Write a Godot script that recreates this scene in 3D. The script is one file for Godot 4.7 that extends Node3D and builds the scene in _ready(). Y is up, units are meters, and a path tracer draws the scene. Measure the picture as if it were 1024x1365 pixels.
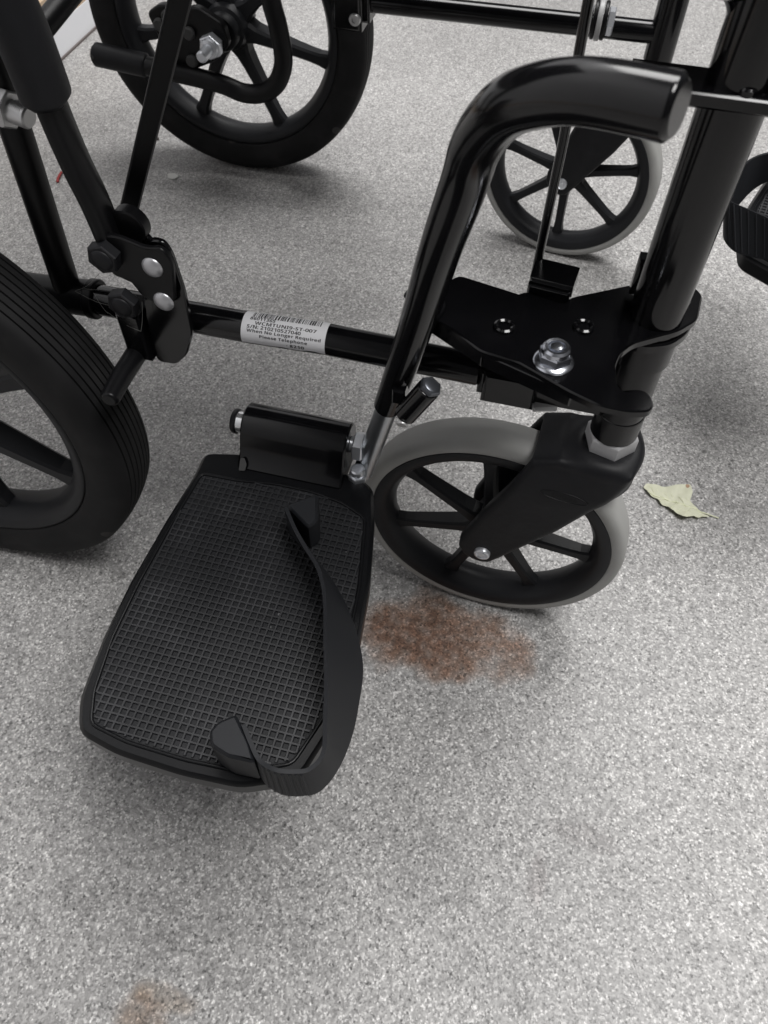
extends Node3D
# A transit wheelchair with its right leg rest swung back, standing on speckled vinyl in front of a wall.
# x = the way the chair faces, y = up, z = out from the chair's right side. Metres.

class MB:
	# collects triangles with normals; turns each to face its normals
	var v := PackedVector3Array()
	var n := PackedVector3Array()
	var t := PackedVector2Array()
	func tri(a: Vector3, b: Vector3, c: Vector3, na: Vector3, nb: Vector3, nc: Vector3, ta := Vector2.ZERO, tb := Vector2.ZERO, tc := Vector2.ZERO) -> void:
		if (b - a).cross(c - a).dot(na + nb + nc) > 0.0:
			v.append_array([a, c, b]); n.append_array([na, nc, nb]); t.append_array([ta, tc, tb])
		else:
			v.append_array([a, b, c]); n.append_array([na, nb, nc]); t.append_array([ta, tb, tc])
	func quad(a: Vector3, b: Vector3, c: Vector3, d: Vector3, na: Vector3, nb: Vector3, nc: Vector3, nd: Vector3) -> void:
		tri(a, b, c, na, nb, nc); tri(a, c, d, na, nc, nd)
	func flat(a: Vector3, b: Vector3, c: Vector3, d: Vector3, out: Vector3) -> void:
		var f: Vector3 = (b - a).cross(c - a)
		if f.length() < 1e-14: f = (c - a).cross(d - a)
		f = f.normalized()
		if f.dot(out) < 0.0: f = -f
		quad(a, b, c, d, f, f, f, f)
	func mesh() -> ArrayMesh:
		var arr := []
		arr.resize(Mesh.ARRAY_MAX)
		arr[Mesh.ARRAY_VERTEX] = v; arr[Mesh.ARRAY_NORMAL] = n; arr[Mesh.ARRAY_TEX_UV] = t
		var m := ArrayMesh.new()
		m.add_surface_from_arrays(Mesh.PRIMITIVE_TRIANGLES, arr)
		return m

var M := {}
var rng := RandomNumberGenerator.new()

# ---------------------------------------------------------------- shape helpers
func along(o: Vector3, d: Vector3, hint := Vector3.UP) -> Transform3D:
	# a frame whose y axis points along d
	var y := d.normalized()
	var x := hint.cross(y)
	if x.length() < 0.05: x = Vector3.RIGHT.cross(y)
	x = x.normalized()
	return Transform3D(Basis(x, y, x.cross(y)), o)

func smooth(p: Array, per := 8) -> Array:
	var out := []
	for i in p.size() - 1:
		var a = p[maxi(i - 1, 0)]; var b = p[i]; var c = p[i + 1]; var d = p[mini(i + 2, p.size() - 1)]
		for k in per: out.append(b.cubic_interpolate(c, a, d, float(k) / per))
	out.append(p[-1])
	return out

func tube(m: MB, p: Array, r, seg := 24, bev := 0.0012, cap_a := true, cap_b := true, squash := 1.0) -> void:
	# round bar through the points p; r a number or one per point
	var k := p.size()
	var rad := func(i): return r[i] if r is Array else r
	var tan := []
	for i in k: tan.append((p[mini(i + 1, k - 1)] - p[maxi(i - 1, 0)]).normalized())
	var x: Vector3 = Vector3.UP.cross(tan[0])
	if x.length() < 0.1: x = Vector3.RIGHT.cross(tan[0])
	x = x.normalized()
	var rings := []
	var norms := []
	for i in k:
		x = (x - tan[i] * x.dot(tan[i])).normalized()
		var y: Vector3 = tan[i].cross(x)
		var ring := []; var nr := []
		for s in seg + 1:
			var a := TAU * s / seg
			ring.append(p[i] + (x * cos(a) + y * sin(a) * squash) * rad.call(i))
			nr.append((x * cos(a) * squash + y * sin(a)).normalized())
		rings.append(ring); norms.append(nr)
	for i in k - 1:
		for s in seg:
			m.quad(rings[i][s], rings[i + 1][s], rings[i + 1][s + 1], rings[i][s + 1], norms[i][s], norms[i + 1][s], norms[i + 1][s + 1], norms[i][s + 1])
	for e in 2:
		if not (cap_a if e == 0 else cap_b): continue
		var i := 0 if e == 0 else k - 1
		var d: Vector3 = -tan[0] if e == 0 else tan[-1]
		var c: Vector3 = p[i]
		var f: float = maxf(0.05, 1.0 - bev / rad.call(i))
		for s in seg:
			var a1: Vector3 = c + (rings[i][s] - c) * f + d * bev
			var b1: Vector3 = c + (rings[i][s + 1] - c) * f + d * bev
			var na: Vector3 = norms[i][s]; var nb: Vector3 = norms[i][s + 1]
			m.quad(rings[i][s], rings[i][s + 1], b1, a1, na, nb, (nb * .4 + d).normalized(), (na * .4 + d).normalized())
			m.tri(a1, b1, c + d * bev, d, d, d)

func lathe(m: MB, prof: Array, xf: Transform3D, seg := 48, closed := false, crease := 40.0) -> void:
	# prof: Vector2(radius, height) round the frame's y axis
	var k := prof.size()
	var cnt := k if closed else k - 1
	var sn := []
	for i in cnt:
		var d: Vector2 = prof[(i + 1) % k] - prof[i]
		sn.append(Vector2(d.y, -d.x).normalized())
	var area := 0.0
	for i in k:
		var a: Vector2 = prof[i]; var b: Vector2 = prof[(i + 1) % k]
		area += a.x * b.y - b.x * a.y
	if area < 0:
		for i in cnt: sn[i] = -sn[i]
	var lim := cos(deg_to_rad(crease))
	for i in cnt:
		var n0: Vector2 = sn[i]; var n1: Vector2 = sn[i]
		if (closed or i > 0) and sn[i].dot(sn[(i - 1 + cnt) % cnt]) > lim: n0 = (sn[i] + sn[(i - 1 + cnt) % cnt]).normalized()
		if (closed or i < cnt - 1) and sn[i].dot(sn[(i + 1) % cnt]) > lim: n1 = (sn[i] + sn[(i + 1) % cnt]).normalized()
		var p: Vector2 = prof[i]; var q: Vector2 = prof[(i + 1) % k]
		for s in seg:
			var a := TAU * s / seg; var b := TAU * (s + 1) / seg
			var ca := Vector3(cos(a), 0, sin(a)); var cb := Vector3(cos(b), 0, sin(b))
			var P := [ca * p.x + Vector3.UP * p.y, cb * p.x + Vector3.UP * p.y, cb * q.x + Vector3.UP * q.y, ca * q.x + Vector3.UP * q.y]
			var N := [ca * n0.x + Vector3.UP * n0.y, cb * n0.x + Vector3.UP * n0.y, cb * n1.x + Vector3.UP * n1.y, ca * n1.x + Vector3.UP * n1.y]
			for z in 4:
				P[z] = xf * P[z]; N[z] = (xf.basis * N[z]).normalized()
			if q.x < 1e-6: m.tri(P[0], P[1], P[2], N[0], N[1], N[2])
			elif p.x < 1e-6: m.tri(P[0], P[2], P[3], N[0], N[2], N[3])
			else: m.quad(P[0], P[1], P[2], P[3], N[0], N[1], N[2], N[3])

func rounded(p: Array, r: float, per := 4) -> PackedVector2Array:
	var out := PackedVector2Array()
	var k := p.size()
	for i in k:
		var b: Vector2 = p[i]
		var u: Vector2 = p[(i - 1 + k) % k] - b; var w: Vector2 = p[(i + 1) % k] - b
		var cut := minf(r, minf(u.length(), w.length()) * .45)
		var s := b + u.normalized() * cut; var e := b + w.normalized() * cut
		for j in per + 1:
			var f := float(j) / per
			out.append(s.lerp(b, f).lerp(b.lerp(e, f), f))
	return out

func prism(m: MB, poly: PackedVector2Array, thick: float, bev: float, xf: Transform3D) -> void:
	# a plate: outline in the frame's x and y, thickness along z from 0 to thick
	if Geometry2D.is_polygon_clockwise(poly): poly.reverse()
	var k := poly.size()
	var en := []
	for i in k:
		var d := poly[(i + 1) % k] - poly[i]
		en.append(Vector2(d.y, -d.x).normalized())
	var inn := PackedVector2Array()
	for i in k:
		var a: Vector2 = en[(i - 1 + k) % k]; var b: Vector2 = en[i]
		var h := (a + b).normalized()
		if h == Vector2.ZERO: h = b
		inn.append(poly[i] - h * bev / maxf(h.dot(b), .5))
	var ids := Geometry2D.triangulate_polygon(inn)
	var B := xf.basis
	for z in 2:
		var d := B * Vector3(0, 0, 1 if z else -1)
		var h := thick if z else 0.0
		for i in range(0, ids.size(), 3):
			m.tri(xf * Vector3(inn[ids[i]].x, inn[ids[i]].y, h), xf * Vector3(inn[ids[i + 1]].x, inn[ids[i + 1]].y, h), xf * Vector3(inn[ids[i + 2]].x, inn[ids[i + 2]].y, h), d, d, d)
	for i in k:
		var j := (i + 1) % k
		var e: Vector2 = en[i]
		var p0: Vector2 = en[(i - 1 + k) % k]; var p1: Vector2 = en[j]
		var n0 := (e + p0).normalized() if e.dot(p0) > .75 else e
		var n1 := (e + p1).normalized() if e.dot(p1) > .75 else e
		var N0 := B * Vector3(n0.x, n0.y, 0); var N1 := B * Vector3(n1.x, n1.y, 0)
		m.quad(xf * Vector3(poly[i].x, poly[i].y, bev), xf * Vector3(poly[j].x, poly[j].y, bev), xf * Vector3(poly[j].x, poly[j].y, thick - bev), xf * Vector3(poly[i].x, poly[i].y, thick - bev), N0, N1, N1, N0)
		if bev > 0.0:
			for z in 2:
				var d := B * Vector3(0, 0, 1 if z else -1)
				var h := thick if z else 0.0
				var g := thick - bev if z else bev
				var c0 := (N0 + d).normalized(); var c1 := (N1 + d).normalized()
				m.quad(xf * Vector3(poly[i].x, poly[i].y, g), xf * Vector3(poly[j].x, poly[j].y, g), xf * Vector3(inn[j].x, inn[j].y, h), xf * Vector3(inn[i].x, inn[i].y, h), (N0 * 2 + d).normalized(), (N1 * 2 + d).normalized(), c1, c0)

func V(a: Array) -> Array:
	var out := []
	for i in range(0, a.size(), 2): out.append(Vector2(a[i], a[i + 1]))
	return out

func V3(a: Array) -> Array:
	var out := []
	for i in range(0, a.size(), 3): out.append(Vector3(a[i], a[i + 1], a[i + 2]))
	return out

func box(m: MB, c: Vector3, s: Vector3, bev := 0.0015, b := Basis.IDENTITY, r := 0.0) -> void:
	var h := s / 2
	var poly: PackedVector2Array = rounded([Vector2(-h.x, -h.y), Vector2(h.x, -h.y), Vector2(h.x, h.y), Vector2(-h.x, h.y)], r, 4) if r > 0 else PackedVector2Array([Vector2(-h.x, -h.y), Vector2(h.x, -h.y), Vector2(h.x, h.y), Vector2(-h.x, h.y)])
	prism(m, poly, s.z, bev, Transform3D(b, c) * Transform3D(Basis.IDENTITY, Vector3(0, 0, -h.z)))

const UPRIGHT := Basis(Vector3(1, 0, 0), Vector3(0, 1, 0), Vector3(0, 0, 1))
func level(y: float) -> Transform3D:
	# plate outlines given as (x, z), thickness upwards from y
	return Transform3D(Basis(Vector3(1, 0, 0), Vector3(0, 0, 1), Vector3(0, 1, 0)), Vector3(0, y, 0))

func circle(c: Vector2, r: float, k := 24) -> PackedVector2Array:
	var out := PackedVector2Array()
	for i in k: out.append(c + Vector2.from_angle(TAU * i / k) * r)
	return out

func hexa(m: MB, o: Vector3, d: Vector3, r: float, h: float, turn := 0.0) -> void:
	# hexagon nut or bolt head standing on o, with chamfered corners
	var xf := along(o, d) * Transform3D(Basis(Vector3.UP, turn), Vector3.ZERO)
	var p := PackedVector2Array()
	for i in 6: p.append(Vector2.from_angle(TAU * i / 6.0) * r)
	prism(m, p, h, r * .09, xf * Transform3D(Basis(Vector3(1, 0, 0), Vector3(0, 0, -1), Vector3(0, 1, 0)), Vector3.ZERO))

func rod(m: MB, o: Vector3, d: Vector3, r: float, h: float, bev := 0.0008, seg := 24) -> void:
	lathe(m, [Vector2(0, 0), Vector2(r - bev, 0), Vector2(r, bev), Vector2(r, h - bev), Vector2(r - bev, h), Vector2(0, h)], along(o, d), seg)

func dome(m: MB, o: Vector3, d: Vector3, r: float, h: float) -> void:
	var pr := []
	for i in 9:
		var a := PI / 2 * i / 8
		pr.append(Vector2(r * cos(a), h * sin(a)))
	pr[8] = Vector2(0, h)
	lathe(m, pr, along(o, d), 28)

# ---------------------------------------------------------------- node helpers
func obj(called: String, m, mat: Material, parent: Node = self, label := "") -> MeshInstance3D:
	var o := MeshInstance3D.new()
	o.name = called
	o.mesh = m.mesh() if m is MB else m
	o.material_override = mat
	parent.add_child(o, true)
	if label: o.set_meta("label", label)
	return o

func group(called: String, parent: Node, label := "") -> Node3D:
	var o := Node3D.new()
	o.name = called
	parent.add_child(o, true)
	if label: o.set_meta("label", label)
	return o

func tag(o: Node, label: String, category: String, kind := "") -> Node:
	o.set_meta("label", label)
	o.set_meta("category", category)
	if kind: o.set_meta("kind", kind)
	return o

# ---------------------------------------------------------------- materials
func lin(r: float, g: float, b: float) -> Color:
	return Color(r, g, b).linear_to_srgb()

func mat(called: String, c: Color, rough: float, metal := 0.0) -> StandardMaterial3D:
	var s := StandardMaterial3D.new()
	s.resource_name = called
	s.albedo_color = c; s.roughness = rough; s.metallic = metal
	M[called] = s
	return s

func noise_image(size: int, freq: float, kind: int, sd: int, cell := -1, octaves := 1, warp := 0.0, wrap := true) -> Image:
	var f := FastNoiseLite.new()
	f.noise_type = kind; f.frequency = freq; f.seed = sd
	f.fractal_type = FastNoiseLite.FRACTAL_NONE if octaves == 1 else FastNoiseLite.FRACTAL_FBM
	f.fractal_octaves = octaves
	if cell >= 0:
		f.cellular_return_type = cell
		f.cellular_jitter = 1.0
	if warp > 0.0:
		f.domain_warp_enabled = true; f.domain_warp_amplitude = warp; f.domain_warp_frequency = freq * 1.3
		f.domain_warp_fractal_type = FastNoiseLite.DOMAIN_WARP_FRACTAL_NONE
	return f.get_seamless_image(size, size, false, false, 0.06) if wrap else f.get_image(size, size, false, false, true)

func gray(s: float) -> float:   # linear to sRGB of one value
	return 12.92 * s if s < .0031308 else 1.055 * pow(s, 1 / 2.4) - .055

func specks(called: String, base: Color, dirt: Color, freq: float, cut: int, sd: int, size := 512, smear := 0.35) -> ImageTexture:
	# a dark surface with sparse pale dust and soft smears; base and dirt in sRGB
	var dots := noise_image(size, freq, FastNoiseLite.TYPE_CELLULAR, sd, FastNoiseLite.RETURN_CELL_VALUE).get_data()
	var dist := noise_image(size, freq, FastNoiseLite.TYPE_CELLULAR, sd, FastNoiseLite.RETURN_DISTANCE).get_data()
	var fog := noise_image(size, .012, FastNoiseLite.TYPE_SIMPLEX_SMOOTH, sd + 5, -1, 4).get_data()
	var data := PackedByteArray()
	data.resize(size * size * 3)
	for i in size * size:
		var k := clampf((fog[i] - 110) / 140.0, 0, 1) * smear * .25
		if dots[i] > cut and dist[i] < 70: k = .75
		var c := base.lerp(dirt, k)
		data[i * 3] = c.r8; data[i * 3 + 1] = c.g8; data[i * 3 + 2] = c.b8
	var im := Image.create_from_data(size, size, false, Image.FORMAT_RGB8, data)
	im.resource_name = called
	return ImageTexture.create_from_image(im)

func make_materials() -> void:
	var s := mat("black_paint", Color.WHITE, .15)
	s.albedo_texture = specks("paint dust", lin(.003, .003, .0036), lin(.06, .06, .06), .09, 254, 11)
	s.uv1_triplanar = true; s.uv1_world_triplanar = true; s.uv1_scale = Vector3.ONE * 5.0
	s.metallic_specular = .5
	mat("dark_paint", lin(.0042, .0042, .005), .38)
	s = mat("black_plastic", Color.WHITE, .5)
	s.albedo_texture = specks("plastic dust", lin(.0085, .0088, .0105), lin(.09, .09, .09), .05, 252, 23, 512, .5)
	s.uv1_triplanar = true; s.uv1_world_triplanar = true; s.uv1_scale = Vector3.ONE * 5.0
	var grain := NoiseTexture2D.new()
	grain.width = 256; grain.height = 256; grain.seamless = true; grain.as_normal_map = true; grain.bump_strength = 1.5
	grain.noise = FastNoiseLite.new(); grain.noise.frequency = .09; grain.noise.seed = 4
	s.normal_enabled = true; s.normal_texture = grain; s.normal_scale = .12
	s = mat("plate_plastic", lin(.005, .0052, .006), .3)
	s = mat("mat_rubber", Color.WHITE, .55)
	s.albedo_texture = specks("mat dust", lin(.0080, .0083, .0098), lin(.14, .14, .14), .09, 253, 37, 1024, .5)
	s.uv1_triplanar = true; s.uv1_world_triplanar = true; s.uv1_scale = Vector3.ONE * 4.0
	s = mat("mat_ribs", Color.WHITE, .5)  # ridge sheen worked into the rib colour
	s.albedo_texture = specks("rib sheen", lin(.0072, .0075, .0092), lin(.22, .22, .22), .05, 255, 39, 512, 1.0)
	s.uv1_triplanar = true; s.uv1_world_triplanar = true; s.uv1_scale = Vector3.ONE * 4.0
	mat("strap_rubber", lin(.011, .0118, .014), .5)
	s = mat("tyre_rubber", Color.WHITE, .7)
	s.albedo_texture = specks("tyre dust", lin(.0075, .0075, .0082), lin(.1, .095, .09), .03, 251, 51, 512, .9)
	s.uv1_triplanar = true; s.uv1_world_triplanar = true; s.uv1_scale = Vector3.ONE * 4.0
	mat("wheel_plastic", lin(.014, .0146, .0168), .45)
	s = mat("grey_rubber", Color.WHITE, .55)
	s.albedo_texture = specks("grey rubber marks", lin(.34, .34, .33), lin(.5, .49, .47), .03, 255, 61, 512, 1.4)
	s.uv1_triplanar = true; s.uv1_world_triplanar = true; s.uv1_scale = Vector3.ONE * 3.0
	mat("zinc", lin(.78, .80, .84), .34, .8)
	mat("bright_zinc", lin(.6, .62, .67), .25, 1.0)
	mat("bolt_dark", lin(.16, .17, .19), .35, .8)
	mat("dull_zinc", lin(.6, .6, .6), .42, .7)
	mat("chrome", lin(.85, .86, .87), .18, .85)
	s = mat("chrome_tube", Color.WHITE, .32, 1.0)
	s.albedo_texture = specks("chrome marks", lin(.5, .53, .55), lin(.75, .76, .76), .03, 255, 71, 256, 2.0)
	s.uv1_triplanar = true; s.uv1_world_triplanar = true; s.uv1_scale = Vector3.ONE * 8.0
	mat("aluminium", lin(.52, .52, .54), .35, .6)
	mat("scuffed", lin(.045, .045, .045), .6)
	mat("nut_grey", lin(.55, .55, .56), .45, .25)
	mat("white_plastic", lin(.42, .42, .42), .4)
	mat("label_paper", lin(.74, .74, .76), .4)
	mat("ink", lin(.008, .008, .009), .6)
	mat("fabric", lin(.012, .012, .013), .9)
	mat("white_paint", lin(.8, .8, .82), .45)
	mat("skirting_paint", lin(.86, .87, .9), .35)
	mat("dark_brown", lin(.12, .1, .095), .7)  # for the shadow strip at the floor joint, and the grit
	mat("red", lin(.3, .03, .03), .7)
	mat("pale", lin(.55, .55, .53), .8)
	mat("cobweb", lin(.18, .18, .17), .9)
	s = mat("wood", Color.WHITE, .5)
	var w := NoiseTexture2D.new()
	w.width = 256; w.height = 256; w.seamless = true
	w.noise = FastNoiseLite.new(); w.noise.frequency = .02; w.noise.fractal_octaves = 4; w.noise.seed = 9
	var gr := Gradient.new()
	gr.set_color(0, lin(.45, .33, .22)); gr.set_color(1, lin(.62, .48, .34))
	w.color_ramp = gr
	s.albedo_texture = w; s.uv1_triplanar = true; s.uv1_world_triplanar = true; s.uv1_scale = Vector3(4, 12, 1.2)
	s = mat("leaf", Color.WHITE, .6)
	w = NoiseTexture2D.new()
	w.width = 256; w.height = 256; w.seamless = true
	w.noise = FastNoiseLite.new(); w.noise.frequency = .03; w.noise.fractal_octaves = 3; w.noise.seed = 19
	gr = Gradient.new()
	gr.set_color(0, lin(.55, .56, .42)); gr.set_color(1, lin(.66, .66, .52))
	w.color_ramp = gr
	s.albedo_texture = w; s.uv1_triplanar = true; s.uv1_scale = Vector3.ONE * 16.0
	s.backlight_enabled = true; s.backlight = Color(.2, .22, .1)
	mat("leaf_vein", lin(.68, .7, .5), .6)
	mat("leaf_brown", lin(.38, .25, .16), .7)
	for k in ["mat_rubber", "tyre_rubber", "black_plastic", "strap_rubber", "plate_plastic", "wheel_plastic", "dark_paint"]: M[k].metallic_specular = .36
	make_floor_material()

func make_floor_material() -> void:
	# vinyl with pressed-in chips: two sizes of chip, each with a tone of its own, and fine grit
	var n := 2048
	var a := noise_image(n, .26, FastNoiseLite.TYPE_CELLULAR, 101, FastNoiseLite.RETURN_CELL_VALUE, 1, 5.0, false).get_data()
	var b := noise_image(n, .40, FastNoiseLite.TYPE_CELLULAR, 202, FastNoiseLite.RETURN_CELL_VALUE, 1, 3.0, false).get_data()
	var c := noise_image(n, .15, FastNoiseLite.TYPE_CELLULAR, 303, FastNoiseLite.RETURN_CELL_VALUE, 1, 5.0, false).get_data()
	var tone := PackedByteArray()
	tone.resize(65536)
	for i in 256:
		for j in 256:
			var x := i / 255.0; var y := j / 255.0
			var l := .335 + .17 * (x - .5) + .15 * (y - .5)
			if x > .90: l += .14
			if y > .93: l += .22
			if y < .05: l -= .04
			if x < .06: l -= .07
			tone[i * 256 + j] = int(clampf(gray(clampf(l, .02, .9)), 0, 1) * 255)
	var data := PackedByteArray()
	data.resize(n * n)
	var h := PackedByteArray()
	h.resize(n * n)
	for i in n * n:
		var v := tone[a[i] * 256 + b[i]]
		var z := c[i]
		data[i] = mini(255, v + 14) if z > 205 else (v - 12 if z < 40 and v > 30 else v)
		h[i] = (a[i] + b[i]) >> 1
	var im := Image.create_from_data(n, n, false, Image.FORMAT_L8, data)
	var s := mat("vinyl", Color(1.0, .992, .984), .42)
	s.albedo_texture = ImageTexture.create_from_image(im)
	var rim := Image.create_from_data(n, n, false, Image.FORMAT_L8, h)
	rim.resize(1024, 1024)
	rim.bump_map_to_normal_map(1.0)
	s.normal_enabled = true
	s.normal_texture = ImageTexture.create_from_image(rim)
	s.normal_scale = .25
	s.uv1_scale = Vector3.ONE * 1.3
	s.uv1_offset = Vector3(.16, .59, 0)
	# stains and traffic dirt, over the 2 m square in uv2
	var q := 1024
	var wob := noise_image(q, .03, FastNoiseLite.TYPE_SIMPLEX_SMOOTH, 77, -1, 4).get_data()
	var fine := noise_image(q, .2, FastNoiseLite.TYPE_SIMPLEX_SMOOTH, 78, -1, 2).get_data()
	var soft := noise_image(q, .006, FastNoiseLite.TYPE_SIMPLEX_SMOOTH, 79, -1, 3).get_data()
	var spots := [
		[Vector2(.366, .003), Vector2(.063, .038), Color(.75, .61, .53), 1.0],
		[Vector2(.345, .010), Vector2(.04, .024), Color(.90, .85, .82), .7],
		[Vector2(.252, .283), Vector2(.019, .014), Color(.86, .77, .70), .8],
		[Vector2(.262, .270), Vector2(.02, .008), Color(.92, .87, .82), .8],
		[Vector2(.489, .118), Vector2(.025, .008), Color(.86, .85, .85), .8],
		[Vector2(.462, .150), Vector2(.007, .02), Color(.90, .88, .88), .8],
		[Vector2(.395, .17), Vector2(.03, .03), Color(.88, .88, .88), .7],
		[Vector2(.45, .2), Vector2(.05, .03), Color(.92, .92, .92), .7],
		[Vector2(.24, .20), Vector2(.09, .05), Color(.88, .88, .88), .7],
		[Vector2(-.05, -.53), Vector2(.04, .02), Color(.9, .9, .9), .6]]
	var img := PackedByteArray()
	img.resize(q * q * 3)
	for y in q:
		for x in q:
			var i := y * q + x
			var p := Vector2(-.4 + 2.0 * x / q, -1.5 + 2.0 * y / q)
			var k := .965 + .05 * (soft[i] - 128) / 128.0 + .03 * (fine[i] - 128) / 128.0
			var col := Color(k, k, k)
			for sp in spots:
				var d: Vector2 = (p - sp[0]) / sp[1]
				var e := d.length()
				if e < 1.7:
					e += (wob[i] - 128) / 290.0
					var f: float = clampf((1.10 - e) / .42, 0, 1) * sp[3] * clampf(.85 + (fine[i] - 128) / 300.0, 0, 1)
					col = col * Color.WHITE.lerp(sp[2], f)
			img[i * 3] = int(clampf(col.r, 0, 1) * 255); img[i * 3 + 1] = int(clampf(col.g, 0, 1) * 255); img[i * 3 + 2] = int(clampf(col.b, 0, 1) * 255)
	s.detail_enabled = true
	s.detail_blend_mode = BaseMaterial3D.BLEND_MODE_MUL
	s.detail_uv_layer = BaseMaterial3D.DETAIL_UV_2
	s.detail_albedo = ImageTexture.create_from_image(Image.create_from_data(q, q, false, Image.FORMAT_RGB8, img))

# ---------------------------------------------------------------- wheels
func spin_z(o: Vector3, yaw := 0.0) -> Transform3D:
	# frame whose y axis is a wheel's axle
	var a := Vector3(sin(yaw), 0, cos(yaw)); var u := Vector3(cos(yaw), 0, -sin(yaw))
	return Transform3D(Basis(u, a, u.cross(a)), o)

func spoke(m: MB, xf: Transform3D, ang: float, r0: float, r1: float, w0: float, w1: float, t0: float, t1: float) -> void:
	# tapering moulded spoke in a wheel's frame (axle = y) with chamfered edges, wider at its root and foot
	var d := Vector3(cos(ang), 0, -sin(ang)); var e := Vector3(sin(ang), 0, cos(ang))
	var st := 8
	var rings := []
	for i in st + 1:
		var f := float(i) / st
		var r := lerpf(r0, r1, f)
		var fl := 1.0 + .7 * pow(absf(f - .5) * 2.0, 5.0)
		var w := lerpf(w0, w1, f) * .5 * fl; var t := lerpf(t0, t1, f) * .5
		var c := minf(w, t) * .35
		var ring := []
		for q in [[w, t - c], [w - c, t], [-w + c, t], [-w, t - c], [-w, -t + c], [-w + c, -t], [w - c, -t], [w, -t + c]]:
			ring.append(xf * (d * r + e * q[0] + Vector3.UP * q[1]))
		rings.append(ring)
	for i in st:
		for k in 8:
			var mid: Vector3 = (rings[i][k] + rings[i][(k + 1) % 8]) / 2 - xf * (d * lerpf(r0, r1, float(i) / st))
			m.flat(rings[i][k], rings[i + 1][k], rings[i + 1][(k + 1) % 8], rings[i][(k + 1) % 8], mid)

func rear_wheel(chair: Node3D, z: float, phase: float, label: String) -> void:
	var w := group("rear_wheel", chair, label)
	var xf := spin_z(Vector3(0, .159, z))
	var m := MB.new()
	var pr := []
	var steps := [-.0165]
	for g in 7:
		var h := (g - 3) * .0046
		steps.append_array([h - .0006, h - .0004, h + .0004, h + .0006])
	steps.append(.0165)
	for i in steps.size():
		var h: float = steps[i]
		var r := .1590 - pow(h / .0225, 2) * .0035
		if i > 0 and i < steps.size() - 1 and (i - 1) % 4 in [1, 2]: r -= .0014
		pr.append(Vector2(r, h))
	for q in [[.1545, .0192], [.1500, .0212], [.1440, .0222], [.1370, .0216], [.1310, .0200], [.1285, .0190], [.1275, .0180], [.1268, .0160], [.1230, .0150], [.1230, -.0150], [.1268, -.0160], [.1275, -.0180], [.1285, -.0190], [.1310, -.0200], [.1370, -.0216], [.1440, -.0222], [.1500, -.0212], [.1545, -.0192]]:
		pr.append(Vector2(q[0], q[1]))
	lathe(m, pr, xf, 144, true, 50)
	obj("tyre", m, M.tyre_rubber, w)
	m = MB.new()
	pr = []
	for q in [[.1270, .0158], [.1262, .0172], [.1240, .0176], [.1205, .0168], [.1180, .0150], [.1160, .0115], [.1128, .0060], [.1120, .0], [.1128, -.0060], [.1160, -.0115], [.1180, -.0150], [.1205, -.0168], [.1240, -.0176], [.1262, -.0172], [.1270, -.0158]]:
		pr.append(Vector2(q[0], q[1]))
	lathe(m, pr, xf, 120, true, 60)
	obj("rim", m, M.wheel_plastic, w)
	m = MB.new()
	lathe(m, [Vector2(.008, -.031), Vector2(.017, -.031), Vector2(.0185, -.029), Vector2(.0185, -.019), Vector2(.022, -.017), Vector2(.0245, -.010), Vector2(.025, 0), Vector2(.0245, .010), Vector2(.022, .017), Vector2(.0185, .019), Vector2(.0185, .029), Vector2(.017, .031), Vector2(.008, .031)], xf, 40)
	obj("hub", m, M.wheel_plastic, w)
	for k in 7:
		m = MB.new()
		spoke(m, xf, deg_to_rad(phase) + TAU * k / 7, .02, .115, .0145, .0105, .022, .013)
		obj("spoke", m, M.wheel_plastic, w)

var fork_mesh: ArrayMesh

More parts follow.
